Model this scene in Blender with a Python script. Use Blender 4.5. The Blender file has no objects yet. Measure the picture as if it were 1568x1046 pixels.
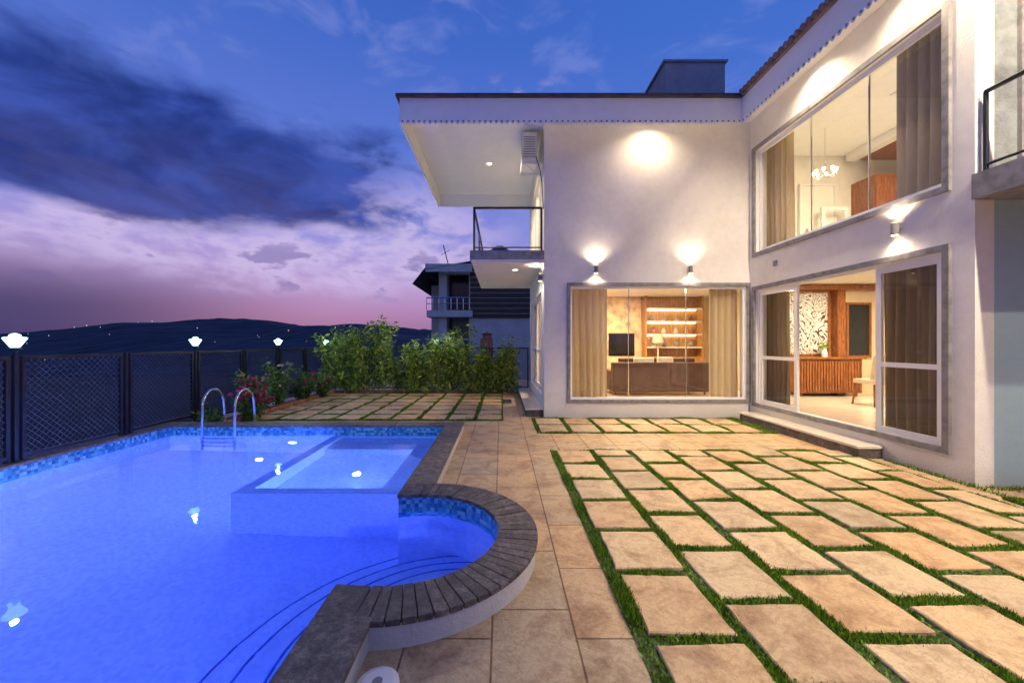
import bpy, math, random
import numpy as np
from mathutils import Vector
random.seed(7); rng=np.random.default_rng(7)
scene=bpy.context.scene
scene.view_settings.view_transform='Standard'; scene.view_settings.look='None'; scene.view_settings.exposure=0
def s(r,g,b):
    f=lambda c:(c/255/12.92 if c/255<=.04045 else ((c/255+.055)/1.055)**2.4)
    return (f(r),f(g),f(b),1)
# ---------------------------------------------------------------- materials
class NT:
    def __init__(self,nt): self.nt=nt
    def n(self,t,**k):
        nd=self.nt.nodes.new(t)
        for a,b in k.items(): setattr(nd,a,b)
        return nd
    def l(self,a,b): self.nt.links.new(a,b)
    def put(self,sock,v):
        if isinstance(v,bpy.types.NodeSocket): self.l(v,sock)
        elif v is not None: sock.default_value=v
    def m(self,op,a,b=None,c=None,clamp=False):
        nd=self.n('ShaderNodeMath',operation=op); nd.use_clamp=clamp
        self.put(nd.inputs[0],a); self.put(nd.inputs[1],b)
        if c is not None: self.put(nd.inputs[2],c)
        return nd.outputs[0]
    def ss(self,v,a,b,t0=0,t1=1):
        nd=self.n('ShaderNodeMapRange',interpolation_type='SMOOTHSTEP')
        self.put(nd.inputs[0],v); nd.inputs[1].default_value=a; nd.inputs[2].default_value=b
        nd.inputs[3].default_value=t0; nd.inputs[4].default_value=t1
        return nd.outputs[0]
    def mix(self,f,a,b,bt='MIX'):
        nd=self.n('ShaderNodeMix',data_type='RGBA',blend_type=bt)
        self.put(nd.inputs[0],f); self.put(nd.inputs[6],a); self.put(nd.inputs[7],b)
        return nd.outputs[2]
    def noise(self,vec,scale,detail=4,rough=.55,dist=0,out=0):
        nd=self.n('ShaderNodeTexNoise'); 
        if vec is not None: self.l(vec,nd.inputs['Vector'])
        nd.inputs['Scale'].default_value=scale; nd.inputs['Detail'].default_value=detail
        nd.inputs['Roughness'].default_value=rough; nd.inputs['Distortion'].default_value=dist
        return nd.outputs[out]
    def ramp(self,v,stops,interp='LINEAR'):
        nd=self.n('ShaderNodeValToRGB'); cr=nd.color_ramp; cr.interpolation=interp
        while len(cr.elements)<len(stops): cr.elements.new(.5)
        for e,(p,c) in zip(cr.elements,stops): e.position=p; e.color=c
        self.put(nd.inputs[0],v); return nd.outputs[0]
    def bump(self,h,st=.3,d=.01):
        nd=self.n('ShaderNodeBump'); nd.inputs['Strength'].default_value=st; nd.inputs['Distance'].default_value=d
        self.put(nd.inputs['Height'],h); return nd.outputs[0]
    def schlick(self,nrm=None,f0=.04):
        g=self.n('ShaderNodeNewGeometry'); d=self.n('ShaderNodeVectorMath',operation='DOT_PRODUCT')
        self.l(g.outputs['Incoming'],d.inputs[0]); self.l(nrm if nrm is not None else g.outputs['Normal'],d.inputs[1])
        c=self.m('SUBTRACT',1,self.m('ABSOLUTE',d.outputs['Value']),clamp=True)
        return self.m('ADD',self.m('MULTIPLY',self.m('POWER',c,5),1-f0),f0,clamp=True)
def newmat(name):
    m=bpy.data.materials.new(name); m.use_nodes=True
    t=NT(m.node_tree); b=m.node_tree.nodes['Principled BSDF']; return m,t,b
def mat(name,col,rough=.6,metal=0,var=.12,scale=6,bump=.15,bscale=40,bd=.004,spec=.5,transl=0):
    m,t,b=newmat(name)
    tc=t.n('ShaderNodeTexCoord').outputs['Object']
    n=t.noise(tc,scale,5)
    c=(*col[:3],1); d=tuple(x*(1-var*1.6) for x in col[:3])+(1,); e=tuple(min(1,x*(1+var)) for x in col[:3])+(1,)
    cc=t.ramp(n,[(.3,d),(.5,c),(.7,e)])
    t.l(cc,b.inputs['Base Color'])
    b.inputs['Roughness'].default_value=rough; b.inputs['Metallic'].default_value=metal
    b.inputs['Specular IOR Level'].default_value=spec
    if bump: t.l(t.bump(t.noise(tc,bscale,4),bump,bd),b.inputs['Normal'])
    if transl:
        tr=t.n('ShaderNodeBsdfTranslucent'); t.l(cc,tr.inputs[0])
        mx=t.n('ShaderNodeMixShader'); mx.inputs[0].default_value=transl
        t.l(b.outputs[0],mx.inputs[1]); t.l(tr.outputs[0],mx.inputs[2]); t.l(mx.outputs[0],m.node_tree.nodes['Material Output'].inputs[0])
    return m
def emat(name,col,st):
    m=bpy.data.materials.new(name); m.use_nodes=True; t=NT(m.node_tree)
    m.node_tree.nodes.remove(m.node_tree.nodes['Principled BSDF'])
    e=t.n('ShaderNodeEmission'); e.inputs[0].default_value=(*col[:3],1); e.inputs[1].default_value=st
    t.l(e.outputs[0],m.node_tree.nodes['Material Output'].inputs[0]); return m
def leafmat(name,c1,c2,c3):
    m,t,b=newmat(name)
    g=t.n('ShaderNodeNewGeometry').outputs['Random Per Island']
    tc=t.n('ShaderNodeTexCoord').outputs['Object']
    f=t.m('ADD',t.m('MULTIPLY',g,.5),t.m('MULTIPLY',t.noise(tc,3,3),.5))
    col=t.ramp(f,[(.25,c1),(.5,c2),(.75,c3)])
    t.l(col,b.inputs['Base Color']); b.inputs['Roughness'].default_value=.55
    tr=t.n('ShaderNodeBsdfTranslucent'); t.l(col,tr.inputs[0])
    mx=t.n('ShaderNodeMixShader'); mx.inputs[0].default_value=.3
    t.l(b.outputs[0],mx.inputs[1]); t.l(tr.outputs[0],mx.inputs[2])
    t.l(mx.outputs[0],m.node_tree.nodes['Material Output'].inputs[0]); return m
def glassmat(name,tint=(1,1,1,1),f0=.06):
    m=bpy.data.materials.new(name); m.use_nodes=True; t=NT(m.node_tree)
    m.node_tree.nodes.remove(m.node_tree.nodes['Principled BSDF'])
    tr=t.n('ShaderNodeBsdfTransparent'); tr.inputs[0].default_value=tint
    gl=t.n('ShaderNodeBsdfGlossy'); gl.inputs['Roughness'].default_value=.01
    mx=t.n('ShaderNodeMixShader'); t.l(t.schlick(None,f0),mx.inputs[0]); t.l(tr.outputs[0],mx.inputs[1]); t.l(gl.outputs[0],mx.inputs[2])
    t.l(mx.outputs[0],m.node_tree.nodes['Material Output'].inputs[0]); return m

def plaster_mat(name,col,stain=.1):
    m,t,b=newmat(name); tc=t.n('ShaderNodeTexCoord').outputs['Object']
    n=t.noise(tc,1.2,6,.65); n2=t.noise(tc,9,5)
    f=t.m('ADD',t.m('MULTIPLY',n,.7),t.m('MULTIPLY',n2,.3))
    d=tuple(x*(1-stain*2) for x in col[:3])+(1,)
    col_=t.ramp(f,[(.35,d),(.6,(*col[:3],1))])
    # splash staining close to the ground
    sp=t.n('ShaderNodeSeparateXYZ'); t.l(tc,sp.inputs[0])
    low=t.m('MULTIPLY',t.ss(t.m('SUBTRACT',sp.outputs[2],t.m('MULTIPLY',n2,.25)),.16,-.12),.35)
    col_=t.mix(low,col_,(.40,.33,.26,1))
    t.l(col_,b.inputs['Base Color']); b.inputs['Roughness'].default_value=.85
    t.l(t.bump(t.noise(tc,45,6,.7),.8,.012),b.inputs['Normal']); return m
M={}
M['plaster']=plaster_mat('white_plaster',(.82,.78,.71),.07)
M['concrete']=plaster_mat('weathered_render',(.24,.26,.27),.38)
M['bluewall']=plaster_mat('grey_blue_paint',(.36,.49,.53),.06)
M['soffit']=mat('soffit_paint',(.82,.82,.80),.7,var=.02,bump=0)
M['surround']=mat('grey_surround',(.22,.21,.21),.7,var=.25,scale=9)
M['upvc']=mat('white_frame',(.78,.77,.75),.35,var=.02,bump=0)
M['black']=mat('black_metal',(.02,.022,.028),.35,.3,var=.1,bump=0)
M['darkroof']=mat('dark_roof_tile',(.06,.045,.045),.6,var=.3)
M['tile_brown']=mat('brown_clay_tile',(.20,.135,.12),.7,var=.3)
M['chrome']=mat('stainless_steel',(.7,.72,.75),.12,1,var=.02,bump=0)
M['glass']=glassmat('window_glass',(1,1,1,1),.06)
def woodmat(name,c1,c2,sc=(1,1,8),rough=.4):
    m,t,b=newmat(name); tc=t.n('ShaderNodeTexCoord').outputs['Object']
    mp=t.n('ShaderNodeMapping'); mp.inputs['Scale'].default_value=sc; t.l(tc,mp.inputs[0])
    n=t.noise(mp.outputs[0],5,6,.6,1.5)
    t.l(t.ramp(n,[(.35,c1),(.65,c2)]),b.inputs['Base Color']); b.inputs['Roughness'].default_value=rough
    t.l(t.bump(n,.15,.003),b.inputs['Normal']); return m
M['wood']=woodmat('teak_wood',s(100,56,30),s(168,104,58),(6,6,.7))
M['lightwood']=woodmat('oak_wood',s(144,98,54),s(204,154,98),(6,6,.7))
M['darkslat']=woodmat('dark_slat_wood',s(44,34,34),s(76,60,56),(.5,3,6),.6)
M['floor']=mat('cream_floor_tile',(.66,.58,.48),.15,var=.06,bump=0)
M['warmwall']=mat('cream_interior_wall',(.74,.60,.40),.8,var=.04,bump=0)
M['whitewall']=mat('white_interior_wall',(.78,.74,.66),.8,var=.03,bump=0)
M['stonewall']=mat('stone_feature_wall',(.62,.44,.27),.8,var=.3,scale=5,bump=.6,bscale=12,bd=.02)
M['curtain']=mat('gold_curtain',(.50,.39,.23),.9,var=.03,scale=2,bump=0,transl=.15,spec=.2)
M['curtainbrown']=mat('brown_curtain',(.17,.12,.08),.9,var=.04,scale=2,bump=0,transl=.12,spec=.2)
M['curtaingrey']=mat('grey_sheer_curtain',(.26,.22,.19),.9,var=.04,scale=2,bump=0,transl=.15,spec=.2)
M['sofa']=mat('brown_upholstery',(.085,.04,.025),.75,var=.2,bscale=200,bd=.001)
M['cushion']=mat('cushion_fabric',(.62,.50,.36),.8,var=.1)
M['tv']=mat('tv_screen',(.01,.01,.012),.1,bump=0)
M['soil']=mat('soil',(.07,.045,.03),.9,var=.4,scale=9,bump=.8,bscale=30,bd=.03)
M['redbrick']=mat('red_edging_brick',(.34,.14,.09),.85,var=.3,scale=8)
M['whitewallpool']=plaster_mat('pool_kerb_white_paint',(.80,.81,.78),.15)
M['lampglass']=emat('lamp_glass_glow',(.55,.93,1.0),3.5)
M['warmglow']=emat('warm_lamp_glow',(1,.82,.5),14)
M['whiteglow']=emat('downlight_glow',(1,.95,.85),8)
M['leaf']=leafmat('hedge_leaf',s(48,82,28),s(126,160,48),s(204,210,84))
M['leafdark']=leafmat('shrub_leaf',s(34,66,32),s(76,120,52),s(124,156,72))
M['moss']=leafmat('moss_blade',s(46,78,10),s(88,128,20),s(140,170,42))
M['petal']=mat('rose_petal',(.80,.06,.20),.5,var=.3,bump=0)
M['petalw']=mat('white_petal',(.8,.55,.62),.5,var=.1,bump=0)
M['stem']=mat('bamboo_stem',(.24,.24,.08),.6,var=.3)
M['tank']=mat('black_plastic_tank',(.015,.017,.02),.5,bump=0)
M['nwall']=plaster_mat('neighbour_render',(.62,.62,.60),.12)
M['ndark']=mat('dark_opening',(.012,.014,.02),.2,bump=0)
M['greyblock']=plaster_mat('grey_block_paint',(.46,.50,.52),.15)
M['acwhite']=mat('ac_casing',(.7,.7,.68),.4,var=.03,bump=0)

def stone_tile_mat(name,island=True):
    m,t,b=newmat(name); tc=t.n('ShaderNodeTexCoord').outputs['Object']
    g=t.n('ShaderNodeNewGeometry').outputs['Random Per Island']
    if island:
        cmb=t.n('ShaderNodeCombineXYZ'); t.l(t.m('MULTIPLY',g,37),cmb.inputs[2])
        va=t.n('ShaderNodeVectorMath',operation='ADD'); t.l(tc,va.inputs[0]); t.l(cmb.outputs[0],va.inputs[1]); vec=va.outputs[0]
    else: vec=tc
    n1=t.noise(vec,3.6,8,.66,.8); n2=t.noise(vec,30,6,.72); n4=t.noise(vec,8,4,.6,2.5)
    f=t.m('ADD',t.m('MULTIPLY',n1,.65),t.m('MULTIPLY',n2,.35))
    base=t.ramp(f,[(.34,s(140,112,86)),(.45,s(186,158,124)),(.55,s(212,190,154)),(.68,s(198,162,118))])
    vein=t.m('MULTIPLY',t.ss(t.m('ABSOLUTE',t.m('SUBTRACT',n4,.5)),.035,.0),.4)
    base=t.mix(vein,base,s(150,108,72))
    if island:
        tint=t.ramp(g,[(0,(.76,.70,.64,1)),(.2,(1,.86,.70,1)),(.42,(1.0,.98,.92,1)),(.65,(.84,.84,.82,1)),(.85,(1,.84,.68,1)),(1,(.70,.71,.70,1))])
        col=t.mix(1.0,base,tint,'MULTIPLY'); h=t.m('ADD',n1,t.m('MULTIPLY',n2,.5)); 
    else:
        bt=t.n('ShaderNodeTexBrick'); mp=t.n('ShaderNodeMapping'); mp.inputs['Rotation'].default_value=(0,0,math.pi/2); mp.inputs['Location'].default_value=(.13,.05,0)
        t.l(tc,mp.inputs[0]); t.l(mp.outputs[0],bt.inputs['Vector'])
        bt.inputs['Scale'].default_value=1; bt.inputs['Brick Width'].default_value=.62; bt.inputs['Row Height'].default_value=.43
        bt.inputs['Mortar Size'].default_value=.006; bt.inputs['Mortar Smooth'].default_value=.3
        bt.inputs['Color1'].default_value=(1,.84,.68,1); bt.inputs['Color2'].default_value=(.78,.79,.77,1); bt.inputs['Mortar'].default_value=(.34,.27,.2,1)
        bt.offset=.35
        col=t.mix(1.0,base,bt.outputs['Color'],'MULTIPLY')
        h=t.m('SUBTRACT',t.m('ADD',n1,t.m('MULTIPLY',n2,.5)),t.m('MULTIPLY',bt.outputs['Fac'],1.2))
    stain=t.ss(t.noise(tc,1.7,6,.72),.54,.70)
    col=t.mix(t.m('MULTIPLY',stain,.4),col,s(118,96,78))
    t.l(col,b.inputs['Base Color'])
    t.l(t.ramp(n2,[(.3,(.38,.38,.38,1)),(.7,(.72,.72,.72,1))]),b.inputs['Roughness'])
    t.l(t.bump(h,.75,.018),b.inputs['Normal']); return m
M['paver']=stone_tile_mat('sandstone_paver',True)
M['path']=stone_tile_mat('sandstone_path',False)
def coping_mat():
    m,t,b=newmat('dark_granite_coping'); tc=t.n('ShaderNodeTexCoord').outputs['Object']
    g=t.n('ShaderNodeNewGeometry').outputs['Random Per Island']
    n=t.noise(tc,12,8,.75); n2=t.noise(tc,60,4,.8)
    base=t.ramp(t.m('ADD',t.m('MULTIPLY',n,.6),t.m('MULTIPLY',n2,.4)),[(.36,s(58,52,52)),(.5,s(104,94,88)),(.64,s(160,148,136))])
    t.l(t.mix(1.0,base,t.ramp(g,[(0,(.66,.64,.64,1)),(.5,(.85,.83,.82,1)),(1,(1.05,1,.97,1))]),'MULTIPLY'),b.inputs['Base Color'])
    b.inputs['Roughness'].default_value=.6; t.l(t.bump(n2,.7,.01),b.inputs['Normal']); return m
M['coping']=coping_mat()
def mosaic_mat(name,c1,c2,c3,scale):
    m,t,b=newmat(name); tc=t.n('ShaderNodeTexCoord').outputs['Object']
    mul=t.n('ShaderNodeVectorMath',operation='SCALE'); t.l(tc,mul.inputs[0]); mul.inputs['Scale'].default_value=scale
    fl=t.n('ShaderNodeVectorMath',operation='FLOOR'); t.l(mul.outputs[0],fl.inputs[0])
    wn=t.n('ShaderNodeTexWhiteNoise',noise_dimensions='3D'); t.l(fl.outputs[0],wn.inputs['Vector'])
    col=t.ramp(wn.outputs['Value'],[(0,c1),(.5,c2),(1,c3)])
    t.l(col,b.inputs['Base Color']); b.inputs['Roughness'].default_value=.25; return m
M['mosaic']=mosaic_mat('blue_mosaic',s(34,92,140),s(66,148,182),s(140,198,210),28.37)
M['pooltile']=mosaic_mat('pool_tile',s(168,186,240),s(178,196,244),s(186,204,246),33.37)
M['poolline']=mosaic_mat('pool_step_edge',s(50,70,150),s(60,90,180),s(80,110,200),33.37)
def water_mat():
    m=bpy.data.materials.new('pool_water'); m.use_nodes=True; t=NT(m.node_tree)
    m.node_tree.nodes.remove(m.node_tree.nodes['Principled BSDF'])
    tc=t.n('ShaderNodeTexCoord').outputs['Object']
    bmp=t.bump(t.noise(tc,2.2,2,.4,.4),.14,.03)
    gl=t.n('ShaderNodeBsdfGlass'); gl.inputs['Roughness'].default_value=.02; gl.inputs['IOR'].default_value=1.33
    gl.inputs['Color'].default_value=(.62,.76,1,1); t.l(bmp,gl.inputs['Normal'])
    t.l(gl.outputs[0],m.node_tree.nodes['Material Output'].inputs[0]); return m
M['water']=water_mat()
def screen_mat():
    m,t,b=newmat('carved_screen'); tc=t.n('ShaderNodeTexCoord').outputs['Object']
    n=t.noise(tc,3.6,1,.3,1.8)
    a=t.m('ABSOLUTE',t.m('SUBTRACT',t.m('FRACT',t.m('MULTIPLY',n,7)),.5))
    t.l(t.ramp(a,[(.13,s(80,52,34)),(.17,(.70,.68,.65,1))]),b.inputs['Base Color']); return m
M['screen']=screen_mat()

# ---------------------------------------------------------------- mesh helpers
class MB:
    def __init__(self): self.v=[]; self.f=[]; self.mi=[]; self.mats=[]
    def mid(self,m):
        if m not in self.mats: self.mats.append(m)
        return self.mats.index(m)
    def poly(self,pts,m):
        b=len(self.v); self.v+= [tuple(p) for p in pts]; self.f.append(tuple(range(b,b+len(pts)))); self.mi.append(self.mid(m)); return self
    def box(self,x0,x1,y0,y1,z0,z1,m):
        b=len(self.v); self.v+=[(x0,y0,z0),(x1,y0,z0),(x1,y1,z0),(x0,y1,z0),(x0,y0,z1),(x1,y0,z1),(x1,y1,z1),(x0,y1,z1)]
        for q in [(0,3,2,1),(4,5,6,7),(0,1,5,4),(1,2,6,5),(2,3,7,6),(3,0,4,7)]:
            self.f.append(tuple(b+i for i in q)); self.mi.append(self.mid(m))
        return self
    def tube(self,pts,r,m,n=8,cap=True):
        pts=[Vector(p) for p in pts]; rs=r if isinstance(r,(list,tuple)) else [r]*len(pts)
        b=len(self.v); mi=self.mid(m)
        prev=None
        for i,p in enumerate(pts):
            d=(pts[min(i+1,len(pts)-1)]-pts[max(i-1,0)]).normalized()
            if prev is None: u=d.orthogonal().normalized()
            else:
                u=prev-d*prev.dot(d)
                u=u.normalized() if u.length>1e-5 else d.orthogonal().normalized()
            prev=u; w=d.cross(u)
            for k in range(n):
                a=2*math.pi*k/n; self.v.append(tuple(p+(u*math.cos(a)+w*math.sin(a))*rs[i]))
        for i in range(len(pts)-1):
            for k in range(n):
                k2=(k+1)%n
                self.f.append((b+i*n+k,b+i*n+k2,b+(i+1)*n+k2,b+(i+1)*n+k)); self.mi.append(mi)
        if cap:
            self.f.append(tuple(b+k for k in reversed(range(n)))); self.mi.append(mi)
            e=b+(len(pts)-1)*n; self.f.append(tuple(e+k for k in range(n))); self.mi.append(mi)
        return self
    def lathe(self,c,prof,m,n=24):
        b=len(self.v); mi=self.mid(m)
        for (r,z) in prof:
            for k in range(n):
                a=2*math.pi*k/n; self.v.append((c[0]+r*math.cos(a),c[1]+r*math.sin(a),c[2]+z))
        for i in range(len(prof)-1):
            for k in range(n):
                k2=(k+1)%n; self.f.append((b+i*n+k,b+i*n+k2,b+(i+1)*n+k2,b+(i+1)*n+k)); self.mi.append(mi)
        return self
    def make(self,name,parent=None,smooth=False,bevel=0):
        me=bpy.data.meshes.new(name); me.from_pydata(self.v,[],self.f)
        for m in self.mats: me.materials.append(m)
        me.polygons.foreach_set('material_index',self.mi)
        if smooth: me.polygons.foreach_set('use_smooth',[True]*len(self.f))
        me.update(); o=bpy.data.objects.new(name,me); scene.collection.objects.link(o)
        if parent: o.parent=parent
        if bevel:
            md=o.modifiers.new('bev','BEVEL'); md.width=bevel; md.segments=2; md.limit_method='ANGLE'
        return o
def empty(name,loc=(0,0,0)):
    o=bpy.data.objects.new(name,None); scene.collection.objects.link(o); return o
def ring(mb,axis,a0,a1,u0,u1,z0,z1,w,m):
    def bx(ua,ub,za,zb):
        if axis=='Y': mb.box(ua,ub,a0,a1,za,zb,m)
        else: mb.box(a0,a1,ua,ub,za,zb,m)
    bx(u0,u0+w,z0,z1); bx(u1-w,u1,z0,z1); bx(u0+w,u1-w,z0,z0+w); bx(u0+w,u1-w,z1-w,z1)
def wall(mb,axis,a0,a1,u0,u1,z0,z1,ops,m):
    us=sorted({u0,u1,*[o[0] for o in ops],*[o[1] for o in ops]}); 
    for i in range(len(us)-1):
        ua,ub=us[i],us[i+1]; mid=(ua+ub)/2
        cuts=sorted([(o[2],o[3]) for o in ops if o[0]<mid<o[1]]); z=z0; segs=[]
        for c in cuts: segs.append((z,c[0])); z=c[1]
        segs.append((z,z1))
        for za,zb in segs:
            if zb-za<1e-4: continue
            if axis=='Y': mb.box(ua,ub,a0,a1,za,zb,m)
            else: mb.box(a0,a1,ua,ub,za,zb,m)
def curtain(name,axis,a,u0,u1,z0,z1,m,folds=None,amp=.05):
    L=u1-u0; folds=folds or max(3,int(L/.125)); n=folds*14
    v=[];f=[]; ph=random.random()*6; NJ=10
    fr=[random.uniform(.55,1.25) for _ in range(folds+2)]
    for j in range(NJ+1):
        z=z0+(z1-z0)*j/NJ
        for i in range(n+1):
            t=i/n; k=t*folds; am=fr[int(k)]*(1-(k%1))+fr[int(k)+1]*(k%1)
            w=amp*am*(math.sin(k*2*math.pi+ph+.18*math.sin(j*.6+ph))+.28*math.sin(k*5.1+ph*2+j*.12))*(1-.3*(j/NJ)**2)
            u=u0+L*t+.012*math.cos(k*2*math.pi+ph)
            v.append((u,a+w,z) if axis=='Y' else (a+w,u,z))
    for j in range(NJ):
        for i in range(n): k=j*(n+1)+i; f.append((k,k+1,k+n+2,k+n+1))
    mb=MB(); mb.v=v; mb.f=f; mb.mats=[m]; mb.mi=[0]*len(f); return mb.make(name,smooth=True)
def light(kind,name,loc,power,col,size=.05,rot=None,spot=None,blend=.6,parent=None,sy=None):
    l=bpy.data.lights.new(name,kind); l.energy=power; l.color=col[:3]
    if kind=='POINT': l.shadow_soft_size=size
    if kind=='SPOT': l.shadow_soft_size=size; l.spot_size=math.radians(spot); l.spot_blend=blend
    if kind=='AREA':
        l.size=size
        if sy: l.shape='RECTANGLE'; l.size_y=sy
    o=bpy.data.objects.new(name,l); o.location=loc
    if rot: o.rotation_euler=rot
    scene.collection.objects.link(o)
    if parent: o.parent=parent
    return o
WARM=(1,.77,.46); SOFT=(1,.80,.56)

# ---------------------------------------------------------------- camera
cam=bpy.data.cameras.new('camera'); co=bpy.data.objects.new('camera',cam); scene.collection.objects.link(co)
co.location=(0,0,1.5); co.rotation_euler=(math.radians(90),0,0)
cam.lens=13.78; cam.sensor_width=36; cam.shift_x=.0102; cam.shift_y=.0013; cam.clip_end=6000; cam.clip_start=.05
scene.camera=co
# ---------------------------------------------------------------- world
w=bpy.data.worlds.new('World'); scene.world=w; w.use_nodes=True; t=NT(w.node_tree)
bg=w.node_tree.nodes['Background']
d=t.n('ShaderNodeTexCoord').outputs['Generated']
sp=t.n('ShaderNodeSeparateXYZ'); t.l(d,sp.inputs[0])
az=t.m('ARCTAN2',sp.outputs[0],sp.outputs[1]); el=t.m('ARCSINE',sp.outputs[2])
cb=t.n('ShaderNodeCombineXYZ'); t.l(t.m('MULTIPLY',az,2.6),cb.inputs[0]); t.l(t.m('MULTIPLY',el,5.5),cb.inputs[1])
V=cb.outputs[0]
nA=t.noise(V,1.1,5,.5,.2); nB=t.noise(V,3.2,6,.55,.2); nC=t.noise(V,1.7,5,.55,.5)
R=math.radians
grad=t.ramp(t.m('DIVIDE',el,R(60)),[(0,s(128,100,150)),(.06,s(170,126,174)),(.13,s(184,156,210)),(.24,s(144,144,220)),(.42,s(92,120,212)),(.62,s(64,104,198)),(1,s(40,78,170))])
leftk=t.m('MULTIPLY',t.ss(az,R(-20),R(-52)),t.ss(el,R(12),R(3)))
grad=t.mix(t.m('MULTIPLY',leftk,.9),grad,s(46,54,106))
grad=t.mix(t.m('MULTIPLY',t.ss(az,R(-10),R(30)),.5),grad,s(62,112,206))
sheet=t.m('MULTIPLY',t.ss(t.m('ADD',el,t.m('MULTIPLY',t.m('SUBTRACT',nA,.5),.16)),R(6),R(10)),t.ss(t.m('ADD',el,t.m('MULTIPLY',t.m('SUBTRACT',nB,.5),.22)),R(25),R(16)))
sheet=t.m('MULTIPLY',sheet,t.ss(nB,.34,.56)); sheet=t.m('MULTIPLY',sheet,t.ss(az,R(8),R(-12)))
c1=t.mix(t.m('MULTIPLY',sheet,.85),grad,s(204,188,232))
wis=t.m('MULTIPLY',t.ss(nC,.50,.66),t.ss(el,R(14),R(24)))
c2=t.mix(t.m('MULTIPLY',wis,.35),c1,s(140,152,220))
puff=t.m('MULTIPLY',t.ss(nB,.48,.62),t.m('MULTIPLY',t.ss(az,R(-9),R(-1)),t.ss(el,R(21),R(25))))
puff=t.m('MULTIPLY',t.m('MULTIPLY',puff,t.ss(az,R(13),R(5))),t.ss(el,R(35),R(31)))
c2=t.mix(t.m('MULTIPLY',puff,.75),c2,s(184,176,220))
eld=t.m('ADD',t.m('ADD',el,t.m('MULTIPLY',t.m('SUBTRACT',nA,.5),.22)),t.m('MULTIPLY',t.m('SUBTRACT',nB,.5),.10))
azd=t.m('ADD',az,t.m('MULTIPLY',t.m('SUBTRACT',nB,.5),.5))
dk=t.m('MULTIPLY',t.ss(eld,R(12.5),R(15.5)),t.ss(eld,R(29),R(24)))
dk=t.m('MULTIPLY',dk,t.ss(azd,R(-11),R(-22)))
dcol=t.mix(t.ss(nC,.36,.66),s(20,44,120),s(50,78,170))
c3=t.mix(t.m('MULTIPLY',dk,.94),c2,dcol)
low=t.m('MULTIPLY',t.m('MULTIPLY',t.ss(nB,.53,.62),t.ss(el,R(5),R(8))),t.ss(el,R(15),R(11)))
c4=t.mix(t.m('MULTIPLY',low,.6),c3,s(98,90,162))
c4=t.mix(t.ss(el,R(0),R(-4)),c4,s(30,34,60))
sky=t.n('ShaderNodeTexSky',sky_type='NISHITA'); sky.sun_disc=False; sky.sun_elevation=R(1); sky.sun_rotation=R(-30)
c5=t.mix(.004,c4,sky.outputs[0],'ADD')
t.l(c5,bg.inputs[0]); bg.inputs[1].default_value=1.0
sun=bpy.data.lights.new('sun','SUN'); sun.energy=.12; sun.angle=R(12); sun.color=(1,.75,.8)
so=bpy.data.objects.new('sun',sun); so.rotation_euler=(R(85),0,R(-30+180)); scene.collection.objects.link(so)

# ---------------------------------------------------------------- terrain
gm=mat('dark_countryside',(.012,.02,.018),.9,var=.5,scale=.02,bump=0)
MB().poly([(-4000,-4000,-14),(4000,-4000,-14),(4000,4000,-14),(-4000,4000,-14)],gm).make('ground')
hm=mat('hill_forest',(.010,.024,.038),.9,var=.5,scale=.05,bump=0)
prof=[(-1400,514),(-300,515),(60,512),(140,509),(230,504),(320,493),(360,491),(430,493),(480,500),(510,501),(545,498),(600,502),(660,507),(760,512),(1000,515),(1600,517)]
def hz(x):
    px=768+600*x/520
    y=np.interp(px,[p[0] for p in prof],[p[1] for p in prof]); return 1.5+(525-y)*520/600
v=[];f=[];nx=420;ny=26
for j in range(ny):
    tt=j/(ny-1); Y=180+440*tt
    for i in range(nx):
        X=-1500+2600*i/(nx-1)
        k=math.sin(min(1,tt/.77)*math.pi/2)**1.5 if tt<.77 else 1-.5*(tt-.77)/.23
        z=-14+(hz(X)+14)*k+random.uniform(-.9,1.3)*(1 if tt>.6 else .5)+2*math.sin(X*.03+Y*.05)*(1-abs(2*tt-1))
        v.append((X,Y,z))
for j in range(ny-1):
    for i in range(nx-1): k=j*nx+i; f.append((k,k+1,k+nx+1,k+nx))
mb=MB(); mb.v=v; mb.f=f; mb.mats=[hm]; mb.mi=[0]*len(f); mb.make('hill')
mb=MB(); tl=emat('town_light_warm',(1,.75,.45),1.6); tl2=emat('town_light_cool',(.4,.75,1),1.6)
for i in range(130):
    j=random.randint(3,15); ii=random.randint(40,300); p=v[j*nx+ii]; r=random.uniform(.25,.5)*p[1]/400
    mb.lathe((p[0],p[1],p[2]+1.2),[(0,-r),(r,0),(0,r)],random.choice([tl,tl2,tl2]),5)
mb.make('town_lights')

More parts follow.
